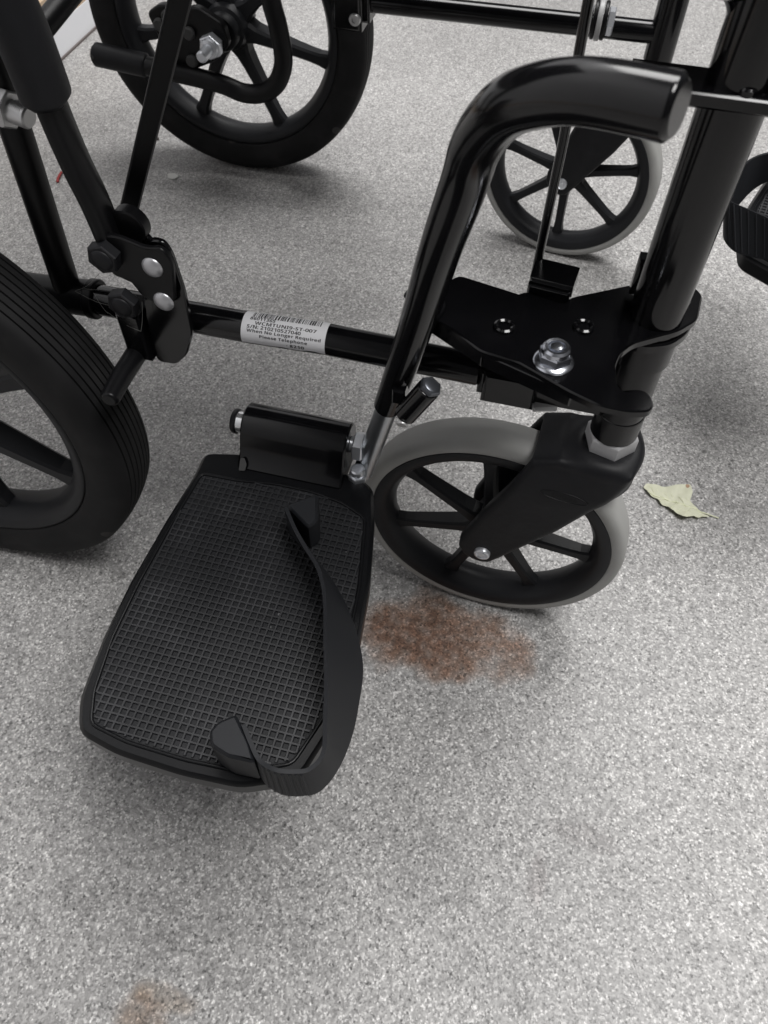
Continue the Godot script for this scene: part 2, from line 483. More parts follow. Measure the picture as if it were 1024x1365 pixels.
func caster(chair: Node3D, z: float, yaw: float, phase: float, label: String) -> void:
	var w := group("caster_wheel", chair, label)
	var stem := Vector3(.4465, 0, z)
	var u := Vector3(cos(yaw), 0, -sin(yaw)); var ax := Vector3(sin(yaw), 0, cos(yaw))
	var xf := spin_z(stem - u * .057 + Vector3.UP * .092, yaw)
	var m := MB.new()
	var pr := []
	for q in [[.0835, .0128], [.0870, .0130], [.0895, .0122], [.0910, .0104], [.0918, .0075], [.0920, .0], [.0918, -.0075], [.0910, -.0104], [.0895, -.0122], [.0870, -.0130], [.0835, -.0128], [.0800, -.0100], [.0800, .0100]]:
		pr.append(Vector2(q[0], q[1]))
	lathe(m, pr, xf, 128, true, 50)
	obj("tyre", m, M.grey_rubber, w, "grey solid tyre")
	m = MB.new()
	pr = []
	for q in [[.0832, .0118], [.0828, .0131], [.0805, .0133], [.0765, .0128], [.0742, .0112], [.0725, .0080], [.0700, .0040], [.0694, .0], [.0700, -.0040], [.0725, -.0080], [.0742, -.0112], [.0765, -.0128], [.0805, -.0133], [.0828, -.0131], [.0832, -.0118]]:
		pr.append(Vector2(q[0], q[1]))
	lathe(m, pr, xf, 96, true, 60)
	obj("rim", m, M.wheel_plastic, w)
	m = MB.new()
	lathe(m, [Vector2(.004, -.0165), Vector2(.0105, -.0165), Vector2(.0115, -.0155), Vector2(.0125, -.010), Vector2(.0145, 0), Vector2(.0125, .010), Vector2(.0115, .0155), Vector2(.0105, .0165), Vector2(.004, .0165)], xf, 32)
	obj("hub", m, M.wheel_plastic, w)
	for k in 7:
		m = MB.new()
		spoke(m, xf, deg_to_rad(phase) + TAU * k / 7, .011, .071, .0085, .0072, .014, .009)
		obj("spoke", m, M.wheel_plastic, w)
	if fork_mesh == null: fork_mesh = make_fork()
	var f := obj("fork", fork_mesh, M.black_plastic, w)
	f.transform = Transform3D(Basis(-u, Vector3.UP, -ax), stem)
	for s in [1, -1]:
		var c: Vector3 = xf.origin + ax * .026 * s
		m = MB.new()
		lathe(m, [Vector2(0, .0028), Vector2(.0022, .0028), Vector2(.0026, .0022), Vector2(.0034, .0022), Vector2(.0040, .0030), Vector2(.0052, .0026), Vector2(.0056, .0012), Vector2(.0056, -.001)], along(c, ax * s), 28)
		obj("axle_bolt", m, M.zinc, w)
	m = MB.new()
	hexa(m, stem + Vector3.UP * .1955, Vector3.UP, .0150, .0122, yaw + .32)
	obj("stem_nut", m, M.nut_grey, w)
	# the moulded oval with a raised word on the outer cheek, following the cheek's surface
	if z > -.3:
		m = MB.new()
		var rg := []
		for i in 41:
			var a := TAU * i / 40
			rg.append(Vector3(.0163 + .0140 * cos(a), .1693 + .0034 * sin(a) + .03 * .0140 * cos(a), 0))
			rg[-1].z = -cheek_at(rg[-1].x, rg[-1].y)
		tube(m, rg, .00032, 6, 0, false, false)
		word(m, "Omeka", .015, .0030, func(x, y): return Vector3(.0163 - x, .1693 + y - .03 * x, -.00012 - cheek_at(.0163 - x, .1693 + y - .03 * x)))
		obj("badge_outline", m, M.dark_paint, f)

func smin(a: float, b: float, k: float) -> float:
	var h := maxf(k - absf(a - b), 0.0) / k
	return minf(a, b) - h * h * k * .25

func seg2(p: Vector2, a: Vector2, b: Vector2, ra: float, rb: float) -> float:
	var d := b - a
	var t := clampf((p - a).dot(d) / d.length_squared(), 0, 1)
	return (p - a - d * t).length() - lerpf(ra, rb, t)

var cheek := PackedVector2Array()

func poly_dist(p: Vector2, poly: PackedVector2Array) -> float:
	var d := 1e9
	var inside := false
	var k := poly.size()
	for i in k:
		var a := poly[i]; var b := poly[(i + 1) % k]
		var e := b - a; var w := p - a
		d = minf(d, (w - e * clampf(w.dot(e) / e.length_squared(), 0, 1)).length_squared())
		if (a.y > p.y) != (b.y > p.y) and p.x < (b.x - a.x) * (p.y - a.y) / (b.y - a.y) + a.x: inside = not inside
	return -sqrt(d) if inside else sqrt(d)

func fork_field(p: Vector3) -> float:
	# x towards the axle, y up, z across; two cheeks under a domed crown, cut free for the wheel
	var q := Vector2(p.x, p.y)
	var e := poly_dist(q, cheek)
	var az := absf(p.z)
	# cheek half width narrows towards the crown
	var top := clampf((p.y - .158) / .03, 0, 1)
	var half := .0262 - .0045 * top * top
	var w := Vector2(e + .004, az - half + .004)
	var body := minf(maxf(w.x, w.y), 0) + Vector2(maxf(w.x, 0), maxf(w.y, 0)).length() - .004
	var r := Vector2(p.x, p.z).length()
	var c := Vector2(r - .0205 + .0045, absf(p.y - .1815) - .0150 + .0045)
	var boss := minf(maxf(c.x, c.y), 0) + Vector2(maxf(c.x, 0), maxf(c.y, 0)).length() - .0045
	body = smin(body, boss, .010)
	# the wheel's clearance
	var wr := (q - Vector2(.057, .092)).length()
	var g := Vector2(wr - .0965 + .003, az - .0165 + .003)
	var clear := minf(maxf(g.x, g.y), 0) + Vector2(maxf(g.x, 0), maxf(g.y, 0)).length() - .003
	return -smin(-body, clear, .003)

func cheek_at(x: float, y: float) -> float:
	# how far out the cheek's surface lies
	var a := .015; var b := .034
	for i in 18:
		var z := (a + b) / 2
		if fork_field(Vector3(x, y, z)) < 0: a = z
		else: b = z
	return a

func make_fork() -> ArrayMesh:
	cheek = PackedVector2Array(V([.0400, .1890, .0490, .1640, .0628, .1300, .0740, .0985, .0742, .0900, .0700, .0825, .0635, .0785, .0565, .0775, .0510, .0795, .0440, .0890, .0338, .1043, .0144, .1325, -.0010, .1600, -.0105, .1760, -.0150, .1860, -.0165, .1920, .0250, .1940]))
	return nets(Vector3(-.030, .070, -.034), Vector3(.084, .206, .034), .0017, fork_field)

func nets(lo: Vector3, hi: Vector3, h: float, f: Callable) -> ArrayMesh:
	# surface nets: one vertex in each cell that the surface crosses
	var nx := int((hi.x - lo.x) / h) + 1; var ny := int((hi.y - lo.y) / h) + 1; var nz := int((hi.z - lo.z) / h) + 1
	var val := PackedFloat32Array()
	val.resize(nx * ny * nz)
	for x in nx:
		for y in ny:
			for z in nz: val[(x * ny + y) * nz + z] = f.call(lo + Vector3(x, y, z) * h)
	var at := {}
	var vs := PackedVector3Array(); var ns := PackedVector3Array(); var ix := PackedInt32Array()
	for x in nx - 1:
		for y in ny - 1:
			for z in nz - 1:
				var s := Vector3.ZERO; var c := 0
				var g := []
				for k in 8: g.append(val[((x + (k & 1)) * ny + y + (k >> 1 & 1)) * nz + z + (k >> 2)])
				var neg := 0
				for k in 8: neg += int(g[k] < 0)
				if neg == 0 or neg == 8: continue
				for k in 8:
					for b in [1, 2, 4]:
						if k & b == 0 and (g[k] < 0) != (g[k | b] < 0):
							var t: float = g[k] / (g[k] - g[k | b])
							s += Vector3(k & 1, k >> 1 & 1, k >> 2) + Vector3(b & 1, b >> 1 & 1, b >> 2) * t; c += 1
				var p := lo + (Vector3(x, y, z) + s / c) * h
				var d := h * .5
				var nn := Vector3(f.call(p + Vector3(d, 0, 0)) - f.call(p - Vector3(d, 0, 0)), f.call(p + Vector3(0, d, 0)) - f.call(p - Vector3(0, d, 0)), f.call(p + Vector3(0, 0, d)) - f.call(p - Vector3(0, 0, d))).normalized()
				at[(x * ny + y) * nz + z] = vs.size()
				vs.append(p - nn * clampf(f.call(p), -h * .4, h * .4)); ns.append(nn)
	var st := [ny * nz, nz, 1]
	for x in range(1, nx - 1):
		for y in range(1, ny - 1):
			for z in range(1, nz - 1):
				var i := (x * ny + y) * nz + z
				for a in 3:
					if (val[i] < 0) == (val[i + st[a]] < 0): continue
					var b: int = st[(a + 1) % 3]; var c: int = st[(a + 2) % 3]
					var q := [at[i - b - c], at[i - c], at[i], at[i - b]]
					var out: Vector3 = ns[q[0]] + ns[q[2]]
					if (vs[q[1]] - vs[q[0]]).cross(vs[q[2]] - vs[q[0]]).dot(out) > 0: q.reverse()
					ix.append_array([q[0], q[1], q[2], q[0], q[2], q[3]])
	var arr := []
	arr.resize(Mesh.ARRAY_MAX)
	arr[Mesh.ARRAY_VERTEX] = vs; arr[Mesh.ARRAY_NORMAL] = ns; arr[Mesh.ARRAY_INDEX] = ix
	var m := ArrayMesh.new()
	m.add_surface_from_arrays(Mesh.PRIMITIVE_TRIANGLES, arr)
	return m

func word(m: MB, text: String, width: float, height: float, place: Callable) -> void:
	# flat lettering, centred, squeezed to the width and the height of a line, laid where place() says
	var tm := TextMesh.new()
	var f := SystemFont.new()
	f.font_names = PackedStringArray(["Droid Sans"])
	f.font_weight = 700
	tm.font = f; tm.text = text; tm.font_size = 32; tm.pixel_size = .01; tm.depth = 0.0; tm.curve_step = 2.0
	var arr := tm.get_mesh_arrays()
	var vs: PackedVector3Array = arr[Mesh.ARRAY_VERTEX]
	var lo := Vector2(1e9, 1e9); var hi := -lo
	for p in vs:
		lo = lo.min(Vector2(p.x, p.y)); hi = hi.max(Vector2(p.x, p.y))
	var ids = arr[Mesh.ARRAY_INDEX]
	if ids == null: ids = PackedInt32Array(range(vs.size()))
	var sc := Vector2(width, height) / (hi - lo)
	var mid := (lo + hi) / 2
	for i in range(0, ids.size(), 3):
		var q := []
		for k in 3:
			var p := (Vector2(vs[ids[i + k]].x, vs[ids[i + k]].y) - mid) * sc
			q.append(place.call(p.x, p.y))
		var nn: Vector3 = (place.call(0, 0) - place.call(0, 0)) as Vector3
		nn = (q[1] - q[0]).cross(q[2] - q[0])
		var toward: Vector3 = place.call(.001, 0) - place.call(0, 0)
		var upw: Vector3 = place.call(0, .001) - place.call(0, 0)
		var face := toward.cross(upw).normalized()
		m.tri(q[0], q[1], q[2], face, face, face)

# ---------------------------------------------------------------- the leg rest
func fp(side: int, o: Vector3, a: Array) -> Array:
	# footplate points, given for the right one, moved and mirrored for the left one
	var out := []
	for p in a: out.append(o + Vector3(p.x * side, p.y, p.z))
	return out

func footplate(rest: Node3D, side: int, o: Vector3, strap := true) -> void:
	var put := func(poly): 
		var out := PackedVector2Array()
		for p in poly: out.append(Vector2(o.x + p.x * side, o.z + p.y))
		return out
	var raw := V([.2030, -.0060, .2300, -.0120, .3020, -.0130, .3150, -.0060, .3215, .0150, .3310, .0620, .3365, .1120, .3340, .1500, .3270, .1755, .3000, .1870, .2700, .1885, .2350, .1870, .2120, .1820, .2040, .1650, .2000, .1300, .1990, .0950, .2010, .0500, .2040, .0120])
	var m := MB.new()
	prism(m, put.call(rounded(raw, .006, 3)), .0130, .0022, level(o.y + .1415))
	obj("footplate", m, M.plate_plastic, rest)
	# raised lip round the mat
	var edge := V([.2085, .0115, .2330, .0110, .2560, .0075, .2800, .0075, .3000, .0110, .3165, .0185, .3255, .0640, .3305, .1120, .3285, .1450, .3210, .1700, .2980, .1800, .2700, .1815, .2380, .1805, .2165, .1765, .2100, .1600, .2055, .1300, .2045, .0950, .2060, .0500])
	var loop: PackedVector2Array = put.call(rounded(edge, .004, 3))
	m = MB.new()
	var lp := []
	for p in loop: lp.append(Vector3(p.x, o.y + .1545, p.y))
	lp.append(lp[0]); lp.append(lp[1])
	tube(m, lp, .0010, 8, 0, false, false)
	obj("mat_border", m, M.plate_plastic, rest)
	# waffle mat: a floor and two sets of ribs, the light the ridges catch put into a paler colour
	m = MB.new()
	var inner: PackedVector2Array = Geometry2D.offset_polygon(loop, -.0012)[0]
	prism(m, inner.duplicate(), .0010, 0.0, level(o.y + .1537))
	obj("tread_mat", m, M.mat_rubber, rest)
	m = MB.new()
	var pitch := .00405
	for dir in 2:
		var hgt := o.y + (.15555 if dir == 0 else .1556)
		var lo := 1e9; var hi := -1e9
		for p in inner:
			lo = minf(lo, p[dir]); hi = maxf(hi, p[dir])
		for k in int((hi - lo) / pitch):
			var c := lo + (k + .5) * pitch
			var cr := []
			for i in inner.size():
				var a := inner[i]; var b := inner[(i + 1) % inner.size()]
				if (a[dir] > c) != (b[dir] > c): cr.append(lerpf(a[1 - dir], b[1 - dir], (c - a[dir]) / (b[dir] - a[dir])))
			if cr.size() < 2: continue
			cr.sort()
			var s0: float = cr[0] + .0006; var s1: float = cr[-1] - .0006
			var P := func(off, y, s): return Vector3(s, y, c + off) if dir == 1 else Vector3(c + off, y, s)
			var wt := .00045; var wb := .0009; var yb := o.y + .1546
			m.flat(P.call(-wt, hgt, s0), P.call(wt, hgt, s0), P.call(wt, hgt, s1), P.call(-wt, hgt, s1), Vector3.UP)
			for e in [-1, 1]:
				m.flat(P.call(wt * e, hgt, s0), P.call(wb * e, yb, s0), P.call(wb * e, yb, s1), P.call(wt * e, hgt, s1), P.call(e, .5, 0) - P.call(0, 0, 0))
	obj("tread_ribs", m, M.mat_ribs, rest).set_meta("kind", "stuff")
	# sleeve of the hinge along the plate's back edge, with a skirt down to the plate
	m = MB.new()
	var prof := []
	var oc := Vector2(-.0225, .1705)
	for i in 15:
		var a := deg_to_rad(-125 + 200.0 * i / 14)
		prof.append(oc + Vector2(sin(a), cos(a)) * .0135)
	prof.append_array(V([-.0072, .1680, -.0052, .1635, -.0022, .1590, .0015, .1558, .0020, .1500, -.0300, .1500, -.0370, .1560]))
	var sl := PackedVector2Array(prof)
	var xs := [.2285, .2960]
	var fr := Transform3D(Basis(Vector3(0, 0, 1), Vector3(0, 1, 0), Vector3(side, 0, 0)), Vector3(o.x + xs[0] * side, o.y, o.z))
	prism(m, sl, .0675, .0012, fr)
	obj("hinge_sleeve", m, M.black_paint, rest)
	m = MB.new()
	rod(m, o + Vector3(.2215 * side, .1705, -.0225), Vector3(side, 0, 0), .0070, .008)
	obj("hinge_pin", m, M.chrome, rest, "bright end of the footplate hinge pin")
	m = MB.new()
	lathe(m, [Vector2(0, -.0012), Vector2(.0072, -.0012), Vector2(.0080, -.0002), Vector2(.0080, .0020), Vector2(.0060, .0026)], along(o + Vector3(.2205 * side, .1705, -.0225), Vector3(side, 0, 0)), 28)
	obj("pin_cap", m, M.dark_paint, rest)
	m = MB.new()
	rod(m, o + Vector3(.2955 * side, .1705, -.0225), Vector3(side, 0, 0), .0052, .012)
	hexa(m, o + Vector3(.2985 * side, .1705, -.0225), Vector3(side, 0, 0), .0096, .0066, .3)
	obj("hinge_nut", m, M.zinc, rest)
	if not strap: return
	# heel strap: a standing band from one tab on the plate out over the heel edge and back to the other tab
	var A := V3([.2760, .1800, .0400, .2850, .1800, .0520, .2940, .1800, .0620, .3060, .1820, .0750, .3150, .1840, .0920, .3225, .1860, .1150, .3300, .1860, .1380, .3350, .1860, .1560, .3385, .1845, .1700, .3350, .1840, .1785, .3290, .1840, .1815, .3200, .1840, .1830, .3110, .1820, .1800, .3040, .1815, .1730, .2980, .1815, .1660])
	var B := V3([.2765, .1560, .0400, .2885, .1575, .0500, .2985, .1585, .0580, .3120, .1590, .0700, .3270, .1590, .0880, .3400, .1585, .1120, .3440, .1580, .1350, .3450, .1580, .1530, .3430, .1580, .1680, .3380, .1575, .1790, .3310, .1572, .1830, .3215, .1575, .1850, .3120, .1580, .1820, .3050, .1575, .1745, .2990, .1575, .1670])
	A = fp(side, o, smooth(A, 6)); B = fp(side, o, smooth(B, 6))
	m = MB.new()
	band(m, A, B, .0021)
	for i in 7:
		var k := 58 + i * 2
		var outw: Vector3 = nrm_of(A, B, k)
		tube(m, [A[k].lerp(B[k], .04) + outw * .0009, A[k].lerp(B[k], .96) + outw * .0009], .0008, 8, .0002)
	obj("heel_strap", m, M.strap_rubber, rest)
	for k in 2:
		m = MB.new()
		var q := V([.2742, .0367, .2900, .0241, .2957, .0424, .2919, .0487]) if k == 0 else V([.2856, .1674, .2925, .1618, .3040, .1735, .3095, .1815, .2963, .1822, .2867, .1793, .2833, .1728])
		prism(m, put.call(rounded(q, .0018, 2)), .0225 if k == 0 else .0255, .0015, level(o.y + .1555))
		obj("strap_tab", m, M.strap_rubber, rest)

func left_strap(rest: Node3D) -> void:
	var A := smooth(V3([.5700, .2240, -.2300, .5377, .2240, -.2450, .5300, .2240, -.2491, .5171, .2240, -.2557, .5055, .2240, -.2619, .5015, .2240, -.2674, .5040, .2240, -.2797, .5093, .2240, -.2991, .5169, .2240, -.3177, .5246, .2240, -.3283, .5323, .2240, -.3347, .5412, .2240, -.3404, .5700, .2200, -.3520]), 5)
	var B := smooth(V3([.5790, .1980, -.2230, .5479, .1980, -.2375, .5398, .1980, -.2397, .5266, .1980, -.2414, .5163, .1980, -.2449, .5101, .1980, -.2597, .5111, .1980, -.2790, .5154, .1980, -.2949, .5204, .1980, -.3063, .5283, .1980, -.3240, .5381, .1980, -.3394, .5520, .1980, -.3519, .5750, .1950, -.3620]), 5)
	var m := MB.new()
	band(m, A, B, .0021)
	for i in 8:
		var k := 7 + i * 2
		var outw: Vector3 = nrm_of(A, B, k)
		tube(m, [A[k].lerp(B[k], .04) + outw * .0009, A[k].lerp(B[k], .96) + outw * .0009], .0008, 8, .0002)
	obj("heel_strap", m, M.strap_rubber, rest).transform = rest.transform.affine_inverse()
	# the hanger this plate hangs from, in front of the chair
	m = MB.new()
	tube(m, V3([.5760, .2000, -.4100, .5650, .3200, -.4700, .5500, .4300, -.4942]), .0082, 20)
	obj("hanger_tube", m, M.black_paint, rest).transform = rest.transform.affine_inverse()

func nrm_of(A: Array, B: Array, k: int) -> Vector3:
	var d: Vector3 = A[mini(k + 1, A.size() - 1)] - A[maxi(k - 1, 0)]
	var nn: Vector3 = d.cross(B[k] - A[k]).normalized()
	# outwards = away from the middle of the strap's bow
	var mid: Vector3 = (A[0] + A[-1]) / 2
	return nn if nn.dot(A[k] - mid) > 0 else -nn

func band(m: MB, A: Array, B: Array, th: float) -> void:
	var k := A.size()
	var nn := []
	for i in k: nn.append(nrm_of(A, B, i))
	for i in k - 1:
		for s in [-1, 1]:
			var o0: Vector3 = nn[i] * th * .5 * s; var o1: Vector3 = nn[i + 1] * th * .5 * s
			m.quad(A[i] + o0, B[i] + o0, B[i + 1] + o1, A[i + 1] + o1, nn[i] * s, nn[i] * s, nn[i + 1] * s, nn[i + 1] * s)
		var e0: Vector3 = nn[i] * th * .5; var e1: Vector3 = nn[i + 1] * th * .5
		m.flat(A[i] - e0, A[i] + e0, A[i + 1] + e1, A[i + 1] - e1, A[i] - B[i])
		m.flat(B[i] - e0, B[i] + e0, B[i + 1] + e1, B[i + 1] - e1, B[i] - A[i])
	for i in [0, k - 1]:
		var e0: Vector3 = nn[i] * th * .5
		m.flat(A[i] - e0, A[i] + e0, B[i] + e0, B[i] - e0, A[i] - A[1 if i == 0 else k - 2])

func right_leg_rest(chair: Node3D) -> void:
	var r := group("leg_rest", chair, "leg rest swung back along the chair's side, footplate down")
	var m := MB.new()
	var low := Vector3(.3203, .2160, -.0182)
	var hi := Vector3(.3569, .3839, .0213)
	var path := [low, low.lerp(hi, .25) + Vector3(.0005, 0, -.001), low.lerp(hi, .5) + Vector3(.0006, 0, -.001), low.lerp(hi, .75), Vector3(.3563, .3790, .0200), Vector3(.3597, .3960, .0270), Vector3(.3648, .4100, .0365), Vector3(.3716, .4220, .0470), Vector3(.3803, .4302, .0560), Vector3(.3893, .4356, .0630), Vector3(.3990, .4383, .0680), Vector3(.4140, .4400, .0740)]
	var sm := smooth(path, 6)
	var rad := []
	for i in sm.size(): rad.append(lerpf(.00795, .0089, clampf((sm[i].y - .22) / .15, 0, 1)) - .0006 * clampf((sm[i].x - .362) / .03, 0, 1))
	tube(m, sm, rad, 32, .0018)
	obj("hanger_tube", m, M.black_paint, r)
	# telescopic tube
	m = MB.new()
	var d := (low - hi).normalized()
	var dn := (Vector3(.3040, .1480, -.0215) - low).normalized()
	tube(m, [low - dn * .01, low + dn * .07], .0064, 24)
	obj("telescopic_tube", m, M.chrome_tube, r, "bright metal tube that slides out of the hanger")
	m = MB.new()
	var nb := Vector3(.3035, .1630, -.0110)
	rod(m, nb, Vector3(0, -1, 0), .0045, .014)
	hexa(m, nb + Vector3(0, -.005, 0), Vector3(0, -1, 0), .0062, .0045)
	obj("tube_clamp_bolt", m, M.zinc, r)
	# welded boss with the stop bolt
	m = MB.new()
	var b0 := Vector3(.3345, .2314, .0); var b1 := Vector3(.3455, .2525, .0)
	tube(m, [b0, b1], .0062, 24, .001)
	box(m, Vector3(.3300, .2420, -.0080), Vector3(.007, .010, .016), .001)
	obj("stop_boss", m, M.black_paint, r)
	m = MB.new()
	hexa(m, b1 + (b1 - b0).normalized() * .001, b1 - b0, .0060, .0030, .2)
	dome(m, b1 + (b1 - b0).normalized() * .0038, b1 - b0, .0045, .001)
	obj("stop_bolt", m, M.bolt_dark, r)
	m = MB.new()
	rod(m, b0 - Vector3(.0006, .0014, 0) + Vector3(0, 0, .0058), Vector3(0, -.35, 1), .0028, .0012, .0003)
	obj("stop_bolt_end", m, M.dull_zinc, r)
	# hinge plate with its two hooks
	m = MB.new()
	var raw := V([.3330, -.0150, .3368, -.0213, .3426, -.0365, .3491, -.0456, .3809, -.0385, .3830, -.0415, .4028, -.0368, .4050, -.0427, .4346, -.0614, .4600, -.0717, .4681, -.0621, .4663, -.0424, .4576, -.0315, .4376, -.0175, .4318, -.0080, .4308, .0014, .4323, .0118, .4356, .0158, .4419, .0117, .4472, .0141, .4492, .0206, .4472, .0248, .4390, .0275, .4261, .0272, .4125, .0220, .3871, .0091, .3694, .0067, .3548, -.0043])
	prism(m, rounded(raw, .0035, 3), .0045, .0007, level(.2855))
	obj("hinge_plate", m, M.black_paint, r)
	m = MB.new()
	# weld bead where the plate meets the hanger
	var bead := []
	for i in 25:
		var a := deg_to_rad(-150 + 250.0 * i / 24)
		bead.append(Vector3(.3362 + .0100 * cos(a), .2903, -.0165 + .0108 * sin(a)))
	var bw := []
	for i in 25: bw.append(.0017 + .0005 * (i % 2))
	tube(m, bead, bw, 10, .0006)
	obj("weld_bead", m, M.black_paint, r)
	m = MB.new()
	# stiffening flange folded down along the plate's front edge
	for e in [[Vector3(.3375, .2862, -.0135), Vector3(.3700, .2862, .0062)], [Vector3(.3700, .2862, .0062), Vector3(.4130, .2862, .0215)]]:
		var f := (e[1] - e[0]) as Vector3
		var bs := Basis(f.normalized(), Vector3.UP, f.normalized().cross(Vector3.UP))
		box(m, (e[0] + e[1]) / 2 + Vector3(.0012, -.0030, -.0022), Vector3(f.length(), .0085, .0028), .0006, bs)
	obj("plate_flange", m, M.black_paint, r)
	m = MB.new()
	# folded tab of the release catch
	box(m, Vector3(.3955, .2950, -.0490), Vector3(.0215, .0080, .0150), .0016, Basis(Vector3.UP, -.12) * Basis(Vector3.RIGHT, .25))
	box(m, Vector3(.3945, .2900, -.0435), Vector3(.0210, .0080, .0060), .0012, Basis(Vector3.UP, -.12))
	obj("release_catch", m, M.black_paint, r)
	for q in [Vector2(.3775, -.0120), Vector2(.4138, -.0218)]:
		m = MB.new()
		lathe(m, [Vector2(.0030, -.002), Vector2(.0030, .0014), Vector2(.0040, .0020), Vector2(.0050, .0014), Vector2(.0052, -.001)], along(Vector3(q.x, .2900, q.y), Vector3.UP), 28)
		lathe(m, [Vector2(0, .0004), Vector2(.0031, .0004)], along(Vector3(q.x, .2900, q.y), Vector3.UP), 20)
		obj("rivet", m, M.black_paint, r)
	m = MB.new()
	var nut := Vector3(.4029, .2900, .0050)
	lathe(m, [Vector2(.0035, 0), Vector2(.0091, 0), Vector2(.0093, .0007), Vector2(.0082, .0018), Vector2(.006, .0022)], along(nut, Vector3.UP), 36)
	hexa(m, nut + Vector3.UP * .0016, Vector3.UP, .0078, .0050, .2)
	lathe(m, [Vector2(.0066, .0060), Vector2(.0064, .0084), Vector2(.0054, .0094), Vector2(.0040, .0092), Vector2(.0036, .0078), Vector2(.0032, .0078), Vector2(.0028, .0094), Vector2(.0012, .0098), Vector2(0, .0098)], along(nut, Vector3.UP), 32)
	obj("lock_nut", m, M.bright_zinc, r, "shiny flanged lock nut on the hinge plate")
	footplate(r, 1, Vector3.ZERO)
	# chipped pale scuff at the corner of the sleeve
	m = MB.new()
	var chip := rounded(V([-.0026, -.004, .0018, -.0036, .0026, .0006, .0008, .0046, -.0018, .0040]), .001, 3)
	prism(m, chip, .0006, .0002, Transform3D(Basis(Vector3(1, .1, 0).normalized(), Vector3(0, .75, -.66).normalized(), Vector3(0, .66, .75)).orthonormalized(), Vector3(.2325, .1582, .0010)))
	obj("scuff", m, M.scuffed, r)

# ---------------------------------------------------------------- frame, brake, label
const ZR := -.0407
const ZL := -.4942

